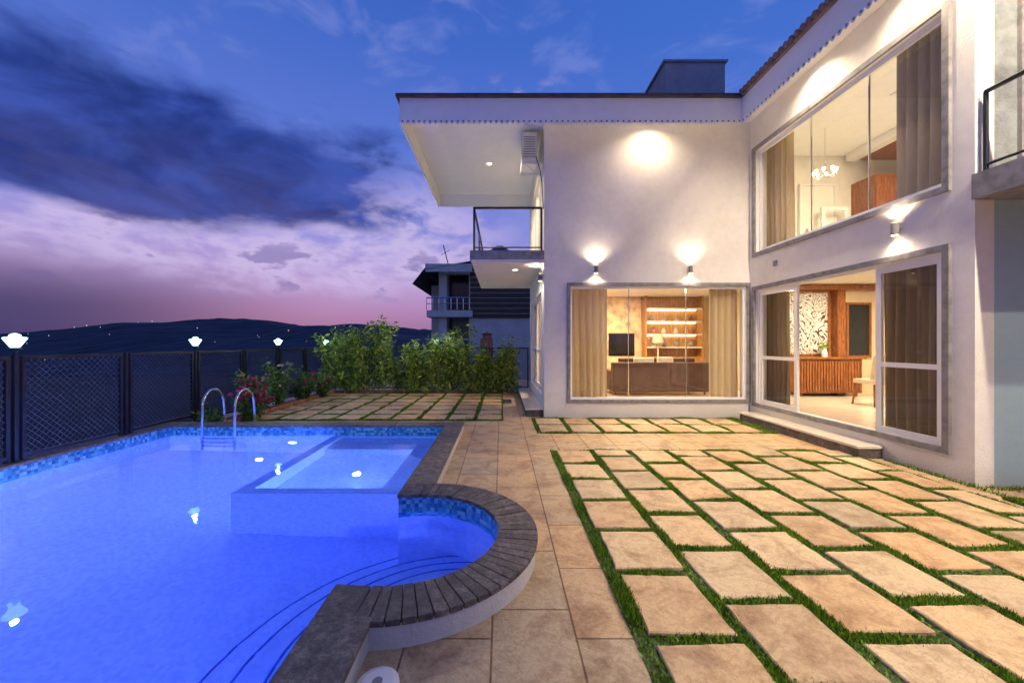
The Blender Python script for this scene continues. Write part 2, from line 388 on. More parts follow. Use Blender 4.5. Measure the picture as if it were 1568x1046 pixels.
# ---------------------------------------------------------------- paving ground with pool cut-out
CX,CY,RI,RO=-.68,2.83,.67,.92
def arc(r,xe,n=40):
    a=math.acos((xe-CX)/r)
    return [(CX+r*math.cos(-a+2*a*i/n),CY+r*math.sin(-a+2*a*i/n)) for i in range(n+1)]
XI,XO=-.91,-.65
ao=arc(RO-.01,XO); ai=arc(RI,XI)
pts=[(XO,-8)]+ao+[(XO,16),(14,16),(14,-8)]
pv=MB(); pv.poly([(x,y,0) for x,y in pts][::-1],M['path'])
pv.poly([(-5.9,6.72,0),(XO,6.72,0),(XO,16,0),(-5.9,16,0)],M['path'])
pv.make('stone_pavement')
MB().box(-5.92,-5.62,-8,16,-14,-.01,M['nwall']).box(-5.62,14,13.9,14.1,-14,-.02,M['nwall']).make('retaining_wall')
def field(x0,y0,px,py,gap,rect,stag,slope=0.0):
    xa,xb,ya,yb=rect; tiles=[]; c=0
    while x0+c*px<xb:
        off=(py/2 if (stag and c%2) else 0); r=-30
        while True:
            ty0=y0-off+r*py; 
            if ty0>yb: break
            a,b_=x0+c*px+gap/2,x0+(c+1)*px-gap/2; q,e=ty0+gap/2,ty0+py-gap/2
            a2,b2=max(a,xa),min(b_,xb); q2,e2=max(q,ya),min(e,yb)
            if b2-a2>.12 and e2-q2>.12: tiles.append((a2,b2,q2,e2))
            r+=1
        c+=1
    return tiles
fields=[((.72,5.40,.51,.573,.073,(.70,4.62,.2,5.40),True)),
        ((.72+.51*8,5.40,.51,.573,.073,(4.62+.2,11,.2,3.72),True)),
        ((.62,6.50,.54,.60,.075,(.62,4.55,6.50,7.72),False)),
        ((-4.95,7.55,.555,.56,.085,(-4.95,0.0,7.55,11.6),False))]
pm=MB(); moss=MB(); bl=[]
mossbase=mat('moss_soil',(.06,.09,.022),.95,var=.6,scale=25,bump=.8,bscale=60,bd=.015)
for (x0,y0,px,py,gap,rect,st) in fields:
    xa,xb,ya,yb=rect
    moss.poly([(xa-.03,ya,.004),(xb+.03,ya,.004),(xb+.03,yb+.03,.004),(xa-.03,yb+.03,.004)],mossbase)
    T=field(x0,y0,px,py,gap,rect,st)
    for (a,b_,q,e) in T:
        J=lambda:random.uniform(-.010,.010)
        zt=.024+random.uniform(-.004,.005); c=[(a+J(),q+J()),(b_+J(),q+J()),(b_+J(),e+J()),(a+J(),e+J())]
        cx,cy=(a+b_)/2,(q+e)/2
        out=[]
        for k in range(4):
            p,p2=c[k],c[(k+1)%4]
            for h in range(8):
                u=h/8; out.append((p[0]+(p2[0]-p[0])*u+random.uniform(-.0045,.0045),p[1]+(p2[1]-p[1])*u+random.uniform(-.0045,.0045)))
        n=len(out); base=len(pm.v); mi=pm.mid(M['paver'])
        tx,ty=random.uniform(-.008,.008),random.uniform(-.008,.008)
        def zz(x,y): return zt+(x-cx)*tx+(y-cy)*ty
        for (x,y) in out: pm.v.append((x,y,0.003))
        for (x,y) in out: pm.v.append((x,y,zz(x,y)-.007))
        for (x,y) in out: 
            x2,y2=cx+(x-cx)*.972,cy+(y-cy)*.972; pm.v.append((x2,y2,zz(x2,y2)))
        for k in range(n):
            k2=(k+1)%n
            pm.f.append((base+k,base+k2,base+n+k2,base+n+k)); pm.f.append((base+n+k,base+n+k2,base+2*n+k2,base+2*n+k)); pm.mi+=[mi,mi]
        pm.f.append(tuple(base+2*n+k for k in range(n))); pm.mi.append(mi)
    area=(xb-xa)*(yb-ya); near=(ya+yb)/2<4
    N=int(area*(26000 if near else 11000))
    P=rng.random((N,2))*[xb-xa+.06,yb-ya+.06]+[xa-.03,ya-.03]
    inside=np.zeros(N,bool); mg=.008
    for (a,b_,q,e) in T:
        inside|=(P[:,0]>a+mg)&(P[:,0]<b_-mg)&(P[:,1]>q+mg)&(P[:,1]<e-mg)
    P=P[~inside]
    wv=np.sin(P[:,0]*7.1+2*np.sin(P[:,1]*3.3))+np.sin(P[:,1]*9.3+np.sin(P[:,0]*5))
    keep=rng.random(len(P))<np.clip(.70+.34*wv,.2,1); P=P[keep]; wv=wv[keep]
    bl.append((P,wv,near))
pm.make('stone_pavers')
mv=[];mf=[]
for P,wv,near in bl:
    for (x,y),q in zip(P,wv):
        a=random.random()*6.283; r=random.uniform(.004,.009)*(1 if near else 1.7); h=random.uniform(.014,.032)+.007*q; tx,ty=random.uniform(-.018,.018),random.uniform(-.018,.018)
        k=len(mv); mv+=[(x-r*math.cos(a),y-r*math.sin(a),.003),(x+r*math.cos(a),y+r*math.sin(a),.003),(x+tx,y+ty,.004+max(h,.012))]; mf.append((k,k+1,k+2))
for i in range(1500):
    x,y=random.uniform(5.0,7.5),random.gauss(4.02,.03)
    if random.random()<.35: y=random.uniform(3.75,5.0); x=random.gauss(4.90,.02)
    if y>4.08 and x>4.9: x=4.9
    a=random.random()*6.283; r=.004; h=random.uniform(.02,.06)
    k=len(mv); mv+=[(x-r*math.cos(a),y-r*math.sin(a),.0),(x+r*math.cos(a),y+r*math.sin(a),.0),(x+random.uniform(-.03,.03),y+random.uniform(-.03,.0),h)]; mf.append((k,k+1,k+2))
mi=moss.mid(M['moss'])
off=len(moss.v); moss.v+=mv; moss.f+=[(a+off,b_+off,c+off) for a,b_,c in mf]; moss.mi+=[mi]*len(mf)
moss.make('moss_grass')

# ---------------------------------------------------------------- pool
pool=empty('swimming_pool')
PX0,PY1=-5.42,6.40; DZ=-1.1
inner=[(PX0,-4),(XI,-4)]+ai+[(XI,PY1),(PX0,PY1)]
mb=MB(); n=len(inner)
for i in range(n):
    (xa,ya),(xb,yb)=inner[i],inner[(i+1)%n]
    mb.poly([(xa,ya,DZ),(xb,yb,DZ),(xb,yb,-.10),(xa,ya,-.10)],M['pooltile'])
    mb.poly([(xa,ya,-.10),(xb,yb,-.10),(xb,yb,.13),(xa,ya,.13)],M['mosaic'])
mb.poly([(x,y,DZ) for x,y in inner],M['pooltile']); mb.make('pool_shell',pool)
mb=MB(); mb.poly([(x,y,0.0) for x,y in inner],M['water']); mb.make('water',pool)
outer=[(XO,-4)]+arc(RO,XO)+[(XO,PY1+.27)]
mb=MB()
for i in range(len(outer)-1):
    (xa,ya),(xb,yb)=outer[i],outer[i+1]; mb.poly([(xa,ya,-.02),(xb,yb,-.02),(xb,yb,.125),(xa,ya,.125)],M['whitewallpool'])
mb.poly([(XO,PY1+.27,-.02),(PX0-.3,PY1+.27,-.02),(PX0-.3,PY1+.27,.125),(XO,PY1+.27,.125)],M['whitewallpool'])
mb.make('pool_kerb',pool,smooth=False)
mb=MB(); g=.003; zc0,zc1=.122,.155
def slab(p):
    zt=zc1+random.uniform(-.002,.002)
    b=len(mb.v); mi=mb.mid(M['coping'])
    k=len(p); mb.v+=[(x,y,zc0) for x,y in p]+[(x,y,zt) for x,y in p]
    mb.f.append(tuple(b+i for i in reversed(range(k)))); mb.mi.append(mi); mb.f.append(tuple(b+k+i for i in range(k))); mb.mi.append(mi)
    for i in range(k): j=(i+1)%k; mb.f.append((b+i,b+j,b+k+j,b+k+i)); mb.mi.append(mi)
def strip(ya,yb,L):
    n=max(1,round((yb-ya)/L)); 
    for i in range(n): slab([(XI-.015,ya+(yb-ya)*i/n+g),(XO+.015,ya+(yb-ya)*i/n+g),(XO+.015,ya+(yb-ya)*(i+1)/n-g),(XI-.015,ya+(yb-ya)*(i+1)/n-g)])
strip(-4,CY-RO+.02,.55); strip(CY+RO-.02,PY1-.015,.55)
nb=38; a0=-R(93); a1=R(93)
for i in range(nb):
    t0=a0+(a1-a0)*i/nb+.003; t1=a0+(a1-a0)*(i+1)/nb-.003
    ri,ro=RI-.015,RO+.018
    slab([(CX+ri*math.cos(t0),CY+ri*math.sin(t0)),(CX+ro*math.cos(t0),CY+ro*math.sin(t0)),(CX+ro*math.cos(t1),CY+ro*math.sin(t1)),(CX+ri*math.cos(t1),CY+ri*math.sin(t1))])
slab([(XI-.015,CY+RI-.03),(CX-.045,CY+RI-.012),(CX-.045,CY+RO+.015),(XI-.015,CY+RO-.026)])
slab([(XI-.015,CY-RO+.026),(CX-.045,CY-RO-.015),(CX-.045,CY-RI+.012),(XI-.015,CY-RI+.03)])
n=9
for i in range(n):
    xa=PX0-.27+(XO+.015-PX0+.27)*i/n; xb=PX0-.27+(XO+.015-PX0+.27)*(i+1)/n; slab([(xa+g,PY1-.015+g),(xb-g,PY1-.015+g),(xb-g,PY1+.285),(xa+g,PY1+.285)])
for i in range(18):
    ya=-4+(PY1-.015+4)*i/18; yb=-4+(PY1-.015+4)*(i+1)/18; slab([(PX0-.22,ya+g),(PX0+.012,ya+g),(PX0+.012,yb-g),(PX0-.22,yb-g)])
mb.make('coping',pool,bevel=.004)
mb=MB()
def disc(cx,cy,r,z,nn=72):
    C=lambda rr:[(cx+rr*math.cos(2*math.pi*i/nn),cy+rr*math.sin(2*math.pi*i/nn)) for i in range(nn)]
    P=C(r); Q=C(r-.018)
    mb.poly([(x,y,z) for x,y in Q],M['pooltile'])
    for i in range(nn):
        (xa,ya),(xb,yb)=P[i],P[(i+1)%nn]; (xc,yc),(xd,yd)=Q[i],Q[(i+1)%nn]
        mb.poly([(xa,ya,z-.25),(xb,yb,z-.25),(xb,yb,z-.016),(xa,ya,z-.016)],M['pooltile'])
        mb.poly([(xa,ya,z-.016),(xb,yb,z-.016),(xb,yb,z),(xa,ya,z)],M['poolline'])
        mb.poly([(xa,ya,z),(xb,yb,z),(xd,yd,z),(xc,yc,z)],M['poolline'])
for k,(r,z) in enumerate([(.46,-.16),(.72,-.36),(.98,-.56),(1.24,-.76),(1.50,-.94)]): disc(-.30,2.2,r,z)
mb.make('entry_steps',pool)
mb=MB()
mb.box(-2.75,XI-.001,3.98,4.13,DZ,-.09,M['pooltile']).box(-2.75,-2.60,4.13,PY1-.001,DZ,-.09,M['pooltile'])
mb.box(-2.60,XI-.001,4.13,PY1-.001,DZ,-.50,M['pooltile']).box(-2.60,XI-.001,5.75,PY1-.002,-.50,-.22,M['pooltile'])
mb.box(-1.30,XI-.001,4.13,5.75,-.50,-.24,M['pooltile'])
mb.make('spa_ledge',pool)
lens=emat('pool_lamp_lens',(.5,.65,1),8)
def poollamp(x,y,z,dx,dy,p,col=(.24,.30,1),off=.35):
    m_=MB(); ax=Vector((dx,dy,0)); c=Vector((x,y,z))
    m_.tube([c,c+ax*.03],.09,M['chrome'],16); m_.tube([c+ax*.031,c+ax*.036],.07,lens,16)
    m_.make('pool_lamp',pool); light('POINT','pool_light',c+ax*off,p,col,.04,parent=pool)
poollamp(PX0,4.0,-.35,1,0,110,(.7,.7,1),.22)
poollamp(PX0,.8,-.5,1,0,150)
poollamp(XI,.6,-.6,-1,0,130,off=.6)
poollamp(XI,-1.5,-.6,-1,0,130,off=.6)
poollamp(-3.4,PY1,-.5,0,-1,95,off=.9)
poollamp(-3.5,-3.9,-.6,0,1,190,off=.6)
poollamp(-1.75,4.13,-.25,0,1,110,(.6,.78,1),.6)
mb=MB()
for x in (-4.78,-4.26):
    P=[(x,6.26,-.85),(x,6.26,.35)]
    for k in range(0,13):
        a=math.pi-k*math.pi/12; P.append((x,6.50+.24*math.cos(a),.46+.27*math.sin(a)))
    P+=[(x,6.76,.28),(x,6.76,-.0)]
    mb.tube(P,.021,M['chrome'],12)
    mb.lathe((x,6.76,.0),[(.05,0),(.05,.012),(.022,.02)],M['chrome'],16)
for z in (-.12,-.38,-.64): mb.box(-4.78,-4.26,6.22,6.30,z-.012,z+.012,M['chrome'])
mb.make('pool_ladder',smooth=True)
mb=MB(); mb.lathe((-.535,1.69,0),[(.0,.044),(.065,.044),(.08,.038),(.09,.034),(.095,0)],M['upvc'],32); mb.lathe((-.535,1.69,.045),[(0,.002),(.02,.002),(.022,0)],M['surround'],12)
mb.make('skimmer_lid')

# ---------------------------------------------------------------- fence
M['wire']=mat('coated_wire',(.12,.13,.15),.4,.3,var=.1,bump=0)
def fence_panel(mb,p0,p1,z0,z1,cell=.075):
    p0=Vector((*p0,0)); p1=Vector((*p1,0)); d=(p1-p0); L=d.length; d.normalize()
    nrm=Vector((-d.y,d.x,0))
    def P(u,z,o=0): return p0+d*u+nrm*o+Vector((0,0,z))
    def bar(u0,u1,za,zb,hw=.018):
        q=[P(u0,0,-hw),P(u1,0,-hw),P(u1,0,hw),P(u0,0,hw)]; b=len(mb.v); mi=mb.mid(M['black'])
        mb.v+=[(a.x,a.y,za) for a in q]+[(a.x,a.y,zb) for a in q]
        for f_ in [(0,3,2,1),(4,5,6,7),(0,1,5,4),(1,2,6,5),(2,3,7,6),(3,0,4,7)]: mb.f.append(tuple(b+i for i in f_)); mb.mi.append(mi)
    bar(0,.04,z0,z1); bar(L-.04,L,z0,z1); bar(.04,L-.04,z1-.04,z1); bar(.04,L-.04,z0+.03,z0+.07)
    Hh=z1-.04-z0-.07; W=L-.08; r=.0045; mi=mb.mid(M['wire'])
    for sgn in (1,-1):
        c=-Hh
        while c<W:
            ta=max(0,-c); tb=min(Hh,W-c)
            if tb-ta>.01:
                ua,ub=c+ta,c+tb
                za,zb=ta,tb
                if sgn<0: za,zb=Hh-ta,Hh-tb
                a=P(.04+ua,z0+.07+za,.002*sgn); b_=P(.04+ub,z0+.07+zb,.002*sgn)
                dd=(b_-a).normalized(); up=dd.cross(nrm)*r; k=len(mb.v)
                mb.v+=[tuple(a+up),tuple(a-up),tuple(b_-up),tuple(b_+up)]; mb.f.append((k,k+1,k+2,k+3)); mb.mi.append(mi)
                o=nrm*r; k=len(mb.v)
                mb.v+=[tuple(a+o),tuple(a-o),tuple(b_-o),tuple(b_+o)]; mb.f.append((k,k+1,k+2,k+3)); mb.mi.append(mi)
            c+=cell
FX=-5.50
mb=MB()
ys=[4.43+1.305*k for k in range(-4,7)]
for a,b_ in zip(ys[:-1],ys[1:]):
    z0=.16 if a<6.3 else .05
    fence_panel(mb,(FX,a+.055),(FX,b_-.055),z0,1.35)
YB=ys[-1]
xs=[FX+1.28*k for k in range(0,6)]
for a,b_ in zip(xs[:-1],xs[1:]): fence_panel(mb,(a+.055,YB),(b_-.055,YB),.05,1.35)
for yy in ys: mb.box(FX-.02,FX+.02,yy-.02,yy+.02,.0,1.36,M['black'])
for xx in xs[1:]: mb.box(xx-.02,xx+.02,YB-.02,YB+.02,.0,1.36,M['black'])
mb.make('metal_fence')
def gardenlamp(x,y):
    m_=MB()
    m_.tube([(x,y,1.36),(x,y,1.42)],.016,M['black'],8)
    m_.lathe((x,y,1.40),[(.012,0),(.05,.01),(.055,.035),(.03,.05)],M['black'],16)
    m_.lathe((x,y,1.44),[(.03,0),(.05,.03),(.075,.075),(.092,.105),(.096,.115),(.085,.122),(.05,.128),(.045,.15),(.02,.165),(.0,.168)],M['lampglass'],24)
    o=m_.make('garden_lamp',smooth=True)
    light('POINT','bulb',(x,y,1.65),30,(.62,.92,1),.03,parent=o)
for yy in ys[0::2]:
    gardenlamp(FX,yy)
gardenlamp(xs[3]-.35,YB); 

# ---------------------------------------------------------------- plants
def leaves(mb,pts,n,spread,size,m,elong=2.6,droop=.3):
    mi=mb.mid(m)
    for _ in range(n):
        c=random.choice(pts); p=Vector(c)+Vector((random.gauss(0,spread),random.gauss(0,spread),random.gauss(0,spread)))
        if p.z<.02: p.z=random.uniform(.02,.2)
        d=Vector((random.gauss(0,1),random.gauss(0,1),random.gauss(-droop,.7))).normalized(); L=size*random.uniform(.6,1.4); w_=L/elong*.5
        u=d.orthogonal().normalized(); u=(u*math.cos(random.random()*6.28)+d.cross(u)*math.sin(random.random()*6.28))
        k=len(mb.v); mb.v+=[tuple(p),tuple(p+d*L*.45+u*w_),tuple(p+d*L),tuple(p+d*L*.45-u*w_)]; mb.f.append((k,k+1,k+2,k+3)); mb.mi.append(mi)
hb=MB(); pl=[]
x=-5.25
while x<.45:
    if -3.3<x<-2.75: x+=.06; top=.95
    else: top=(1.74 if x<-3.3 else 1.42)+.18*math.sin(x*3.1)+.12*math.sin(x*9)+random.uniform(-.3,.25)
    if x>-.7: top*=.82
    y=random.uniform(11.45,12.1); lean=random.uniform(-.3,.3); ly=random.uniform(-.4,.05)
    P=[(x+lean*q*q,y+ly*q*q,top*q) for q in (0,.35,.7,1)]
    hb.tube(P,[.012,.010,.008,.003],M['stem'],4,False)
    for q in np.linspace(.16,1.02,10):
        pl.append((x+lean*q*q,y+ly*q*q,top*q))
    x+=random.uniform(.025,.075)
leaves(hb,pl,19000,.08,.13,M['leaf'],3.2,.35)
hb.make('hedge')
def bush(name,cx,cy,h,r,nl,flowers,fm,mat_l,size=.07):
    b=MB(); pts=[]
    for i in range(16):
        a=random.random()*6.28; rr=r*random.uniform(.3,1); hh=h*random.uniform(.55,1.08)
        P=[(cx,cy,0),(cx+.4*rr*math.cos(a),cy+.4*rr*math.sin(a),hh*.5),(cx+rr*math.cos(a),cy+rr*math.sin(a),hh)]
        b.tube(P,[.009,.006,.003],M['stem'],4,False)
        for q in (.3,.5,.7,.85,1): 
            p=Vector(P[0]).lerp(Vector(P[1]),min(1,q*2)) if q<.5 else Vector(P[1]).lerp(Vector(P[2]),(q-.5)*2); pts.append(p)
    leaves(b,pts,nl,.06,size,mat_l,1.8,.1)
    for i in range(flowers):
        p=random.choice(pts[3::5]+pts[4::5]); p=p+Vector((random.uniform(-.06,.08),random.uniform(-.12,0),.03)); rr=random.uniform(.035,.065)
        for ly in range(3):
            for k in range(6):
                a=k*1.047+ly*.5; d=Vector((math.cos(a),math.sin(a),.5+ly*.8)).normalized(); u=Vector((-math.sin(a),math.cos(a),0))
                k0=len(b.v); b.v+=[tuple(p),tuple(p+d*rr*.6+u*rr*.55),tuple(p+d*rr*1.2),tuple(p+d*rr*.6-u*rr*.55)]; b.f.append((k0,k0+1,k0+2,k0+3)); b.mi.append(b.mid(fm))
    return b.make(name)
bush('rose_bush',-5.15,8.15,.75,.36,1500,36,M['petal'],M['leafdark'])
bush('rose_bush',-5.1,9.0,1.0,.36,1500,20,M['petalw'],M['leafdark'])
bush('rose_bush',-4.80,7.55,.60,.36,1100,50,M['petal'],M['leafdark'])
bush('rose_bush',-5.05,9.9,.7,.4,1500,16,M['petal'],M['leafdark'])
bush('rose_bush',-4.9,10.7,.6,.4,1300,16,M['petal'],M['leafdark'])
bush('shrub',-5.2,7.0,.3,.2,300,0,M['petal'],M['leafdark'])
mb=MB(); mb.poly([(-5.45,6.75,.01),(-4.98,6.75,.01),(-4.98,12.2,.01),(-5.45,12.2,.01)],M['soil']).poly([(-4.98,11.63,.01),(.5,11.63,.01),(.5,12.4,.01),(-4.98,12.4,.01)],M['soil'])
mb.make('flower_bed')
mb=MB()
yy=6.8
while yy<11.5:
    q=random.uniform(-.006,.006); mb.box(-5.02+q,-4.93+q,yy,yy+.2,0,.10+q,M['redbrick']); yy+=.212
xx=-4.9
while xx<.3:
    q=random.uniform(-.006,.006); mb.box(xx,xx+.2,11.62+q,11.7+q,0,.09+q,M['redbrick']); xx+=.212
mb.make('brick_edging',bevel=.006)
mb=MB(); mb.box(-.02,.28,9.6,10.25,.003,.02,M['surround'])
for i in range(6): mb.box(.01,.25,9.65+i*.1,9.70+i*.1,.02,.026,M['black'])
mb.make('drain_cover')

# ---------------------------------------------------------------- house
H=empty('two_storey_house')
P_=M['plaster']
mb=MB()
wall(mb,'Y',7.80,8.00,.85,4.94,0,5.88,[(1.37,4.86,.37,2.62)],P_)
wall(mb,'X',4.94,5.14,4.09,9.2,0,5.88,[(4.37,7.60,.30,2.52),(4.37,7.60,3.24,5.22),(8.001,9.2,0,3.06)],P_)
wall(mb,'X',.85,1.05,8.00,11.7,0,5.88,[(8.35,11.3,.40,2.60),(8.35,11.0,3.34,5.35)],P_)
wall(mb,'Y',11.5,11.7,1.05,10,0,5.88,[],M['warmwall'])
mb.make('outer_walls',H)
mb=MB()
mb.box(5.14,10,4.09,4.29,0,3.1,M['bluewall'])
wall(mb,'Y',4.09,4.29,5.14,10,3.1,8.5,[(5.42,6.6,3.4,5.3)],M['concrete'])
mb.box(9.8,10,4.29,11.5,0,5.88,M['whitewall'])
mb.make('gable_wall',H)
mb=MB(); ring(mb,'Y',4.05,4.15,5.38,6.64,3.36,5.34,.06,M['surround']); mb.poly([(5.44,4.12,3.42),(6.58,4.12,3.42),(6.58,4.12,5.28),(5.44,4.12,5.28)],M['glass']); mb.make('gable_window',H)
mb=MB()
mb.box(6.2,9.8,9.2,9.35,.3,2.84,M['warmwall']); mb.box(6.2,6.35,9.35,11.5,.3,2.84,M['warmwall'])
mb.box(5.14,9.8,9.2,9.35,3.1,5.88,M['whitewall'])
mb.box(1.05,4.94,8.0,11.5,2.84,3.06,M['whitewall']); mb.box(4.94,9.8,9.2,11.5,2.84,3.06,M['whitewall'])
mb.box(5.14,9.8,4.29,9.2,2.84,3.1,M['whitewall']); mb.box(4.94,5.14,8.001,9.2,2.84,3.06,M['whitewall'])
mb.make('partitions',H)
mb=MB(); mb.box(1.05,4.94,8.0,11.5,-.01,.30,M['floor']); mb.box(4.94,9.8,8.0,11.5,-.01,.30,M['floor']); mb.box(5.14,9.8,4.29,8.0,-.01,.30,M['floor'])
mb.make('floor',H)
mb=MB()
zs=5.88; zf=5.50; YE=-5.0  # wing overhang runs on behind the camera, added to carry the fill downlights
RX0=-1.85; RY0=7.12; RYb=11.6; WX=4.37
mb.box(RX0+.03,10,RY0+.03,RYb,zs,zs+.08,M['soffit']); mb.box(WX+.03,10,4.0,RY0+.03,zs,zs+.08,M['soffit']); mb.box(WX+.03,5.14,YE,4.0,zs,zs+.08,M['soffit'])
mb.make('soffit',H)
mb=MB()
mb.box(RX0,WX,RY0-.0,RY0+.03,zf+.03,zs+.06,M['soffit'])
mb.box(RX0,RX0+.03,RY0+.03,RYb,zf+.03,zs+.06,M['soffit'])
mb.box(RX0+.03,.85,RYb,RYb+.03,zf+.03,zs+.06,M['soffit'])
mb.box(WX,WX+.03,YE,RY0+.0,zf+.03,zs+.06,M['soffit'])
mb.make('fascia',H)
mb=MB()
def scallop(p0,p1,th):
    p0=Vector(p0);p1=Vector(p1);L=(p1-p0).length;d=(p1-p0)/L;n=int(L/.10)
    for i in range(n):
        c=p0+d*((i+.5)*L/n); r=L/n/2*.96
        pts=[c+d*(r*math.cos(a))+Vector((0,0,-r*1.3*math.sin(a))) for a in np.linspace(0,math.pi,8)]
        mb.poly([tuple(q) for q in pts],M['soffit'])
        q=c+Vector(th)*1.5+Vector((0,0,-r*.25))
        mb.poly([tuple(q+d*(r*.4*math.cos(a))+Vector((0,0,r*.4*math.sin(a)))) for a in np.linspace(0,2*math.pi,9)[:-1]],M['surround'])
scallop((RX0,RY0-.004,zf+.03),(WX,RY0-.004,zf+.03),(0,-.002,0)); scallop((WX-.004,RY0,zf+.03),(WX-.004,2.5,zf+.03),(-.002,0,0)); scallop((RX0-.004,RY0,zf+.03),(RX0-.004,RYb,zf+.03),(-.002,0,0))
mb.make('scalloped_trim',H)
mb=MB()
zr=zs+.06; sl=.16
mb.box(RX0-.06,WX,RY0-.07,RYb+.1,zr,zr+.045,M['darkroof'])
mb.poly([(RX0-.06,RY0-.07,zr+.05),(WX-.06,RY0-.07,zr+.05),(WX+2.2,9.4,zr+.05+sl*2.35),(RX0+1.5,9.4,zr+.05+sl*2.35)],M['tile_brown'])
mb.poly([(RX0-.06,RYb+.1,zr+.05),(RX0-.06,RY0-.07,zr+.05),(RX0+1.5,9.4,zr+.05+sl*2.35)],M['tile_brown'])
mb.box(WX-.06,WX+.1,YE,RY0-.07,zr,zr+.05,M['tile_brown'])
mb.poly([(WX-.06,YE,zr+.055),(WX-.06,RY0-.07,zr+.055),(WX+2.2,9.4,zr+.05+sl*2.35),(WX+2.2,YE,zr+.05+sl*2.35)],M['tile_brown'])
yy=2.5
while yy<RY0-.1:
    mb.tube([(WX-.10,yy,zr+.055),(WX+.6,yy,zr+.155)],.042,M['tile_brown'],10); yy+=.11
mb.make('tiled_roof',H)
mb=MB(); mb.box(3.75,5.13,9.0,10.5,5.9,7.93,M['greyblock']); mb.box(3.70,5.18,8.95,10.55,7.93,7.97,M['greyblock'])
mb.make('roof_water_tank_room',H)
def slidingwin(name,axis,a,u0,u1,z0,z1,panels,fw=.055,glass=True):
    m_=MB(); ring(m_,axis,a,a+.07,u0,u1,z0,z1,.04,M['upvc'])
    for (p,q,o,mid) in panels:
        ring(m_,axis,a+.01+o,a+.045+o,p,q,z0+.04,z1-.04,fw,M['upvc'])
        if mid:
            zz=z0+mid
            if axis=='X': m_.box(a+.012+o,a+.043+o,p+fw,q-fw,zz-.03,zz+.03,M['upvc'])
            else: m_.box(p+fw,q-fw,a+.012+o,a+.043+o,zz-.03,zz+.03,M['upvc'])
        g_=a+.028+o
        if axis=='X': m_.poly([(g_,p+fw,z0+.04+fw),(g_,q-fw,z0+.04+fw),(g_,q-fw,z1-.04-fw),(g_,p+fw,z1-.04-fw)],M['glass'])
        else: m_.poly([(p+fw,g_,z0+.04+fw),(q-fw,g_,z0+.04+fw),(q-fw,g_,z1-.04-fw),(p+fw,g_,z1-.04-fw)],M['glass'])
    return m_.make(name,H)
mb=MB(); ring(mb,'Y',7.765,7.802,1.30,4.935,.31,2.69,.065,M['surround']); ring(mb,'X',4.903,4.942,4.30,7.69,.27,2.59,.07,M['surround']); ring(mb,'X',4.903,4.942,4.30,7.69,3.17,5.29,.07,M['surround'])
mb.make('window_surrounds',H)
m_=MB(); ring(m_,'Y',7.84,7.90,1.37,4.86,.37,2.62,.04,M['upvc'])
gy=7.87
m_.poly([(1.41,gy,.41),(4.82,gy,.41),(4.82,gy,2.58),(1.41,gy,2.58)],M['glass'])
for x in (2.55,3.70): m_.box(x-.006,x+.006,7.855,7.885,.41,2.58,M['chrome'])
m_.make('living_room_window',H)
slidingwin('sliding_door','X',4.97,4.37,7.60,.30,2.52,[(4.41,5.22,.0,.92),(6.60,7.56,.0,.92)],.075)
slidingwin('upper_window','X',4.99,4.37,7.60,3.24,5.22,[(4.41,7.56,0,None)],.03)
slidingwin('side_window','X',.90,8.35,11.3,.40,2.60,[(8.39,9.4,0,.9),(9.4,10.3,.02,.9),(10.3,11.26,0,.9)],.05)
slidingwin('balcony_door','X',.90,8.35,11.0,3.34,5.35,[(8.39,9.3,0,None),(9.3,10.2,.02,None),(10.2,10.96,0,None)],.05)
m_=MB()
for y in (5.35,6.35): m_.box(5.01,5.03,y-.006,y+.006,3.28,5.18,M['chrome'])
m_.make('upper_window_joints',H)
def railing(m_,pts,z0,z1,step=None,r=.018):
    for a,b_ in zip(pts[:-1],pts[1:]):
        m_.tube([(*a,z1),(*b_,z1)],.025,M['black'],6); m_.tube([(*a,z0+.08),(*b_,z0+.08)],r*.8,M['black'],6)
        m_.poly([(*a,z0+.1),(*b_,z0+.1),(*b_,z1-.03),(*a,z1-.03)],M['glass'])
    for a in pts: m_.tube([(*a,z0),(*a,z1)],.022,M['black'],6)
m_=MB(); m_.box(-.60,.849,7.82,11.55,3.10,3.32,M['plaster']); m_.box(-.63,.849,7.79,7.82,3.16,3.335,M['surround']); m_.box(-.63,-.60,7.82,11.58,3.16,3.335,M['surround']); m_.make('balcony_slab',H)
m_=MB(); railing(m_,[(.80,7.86),(-.55,7.86),(-.55,9.7),(-.55,11.5)],3.33,4.20); m_.make('balcony_railing',H)
m_=MB(); m_.box(4.90,9,2.2,4.088,2.99,3.25,M['surround']); m_.make('right_balcony_slab',H)
m_=MB(); railing(m_,[(4.98,4.03),(4.98,3.1),(4.98,2.25),(7,2.25)],3.25,4.08); m_.make('right_balcony_railing',H)
m_=MB(); m_.box(4.62,4.938,5.08,7.6,0,.13,M['coping']); m_.box(4.60,4.938,5.06,7.62,.13,.165,M['floor']); m_.make('door_step',H,bevel=.004)
m_=MB(); m_.box(.50,.848,7.95,11.6,0,.14,M['coping']); m_.box(.48,.848,7.92,11.6,.14,.17,M['floor']); m_.make('side_step',H,bevel=.004)

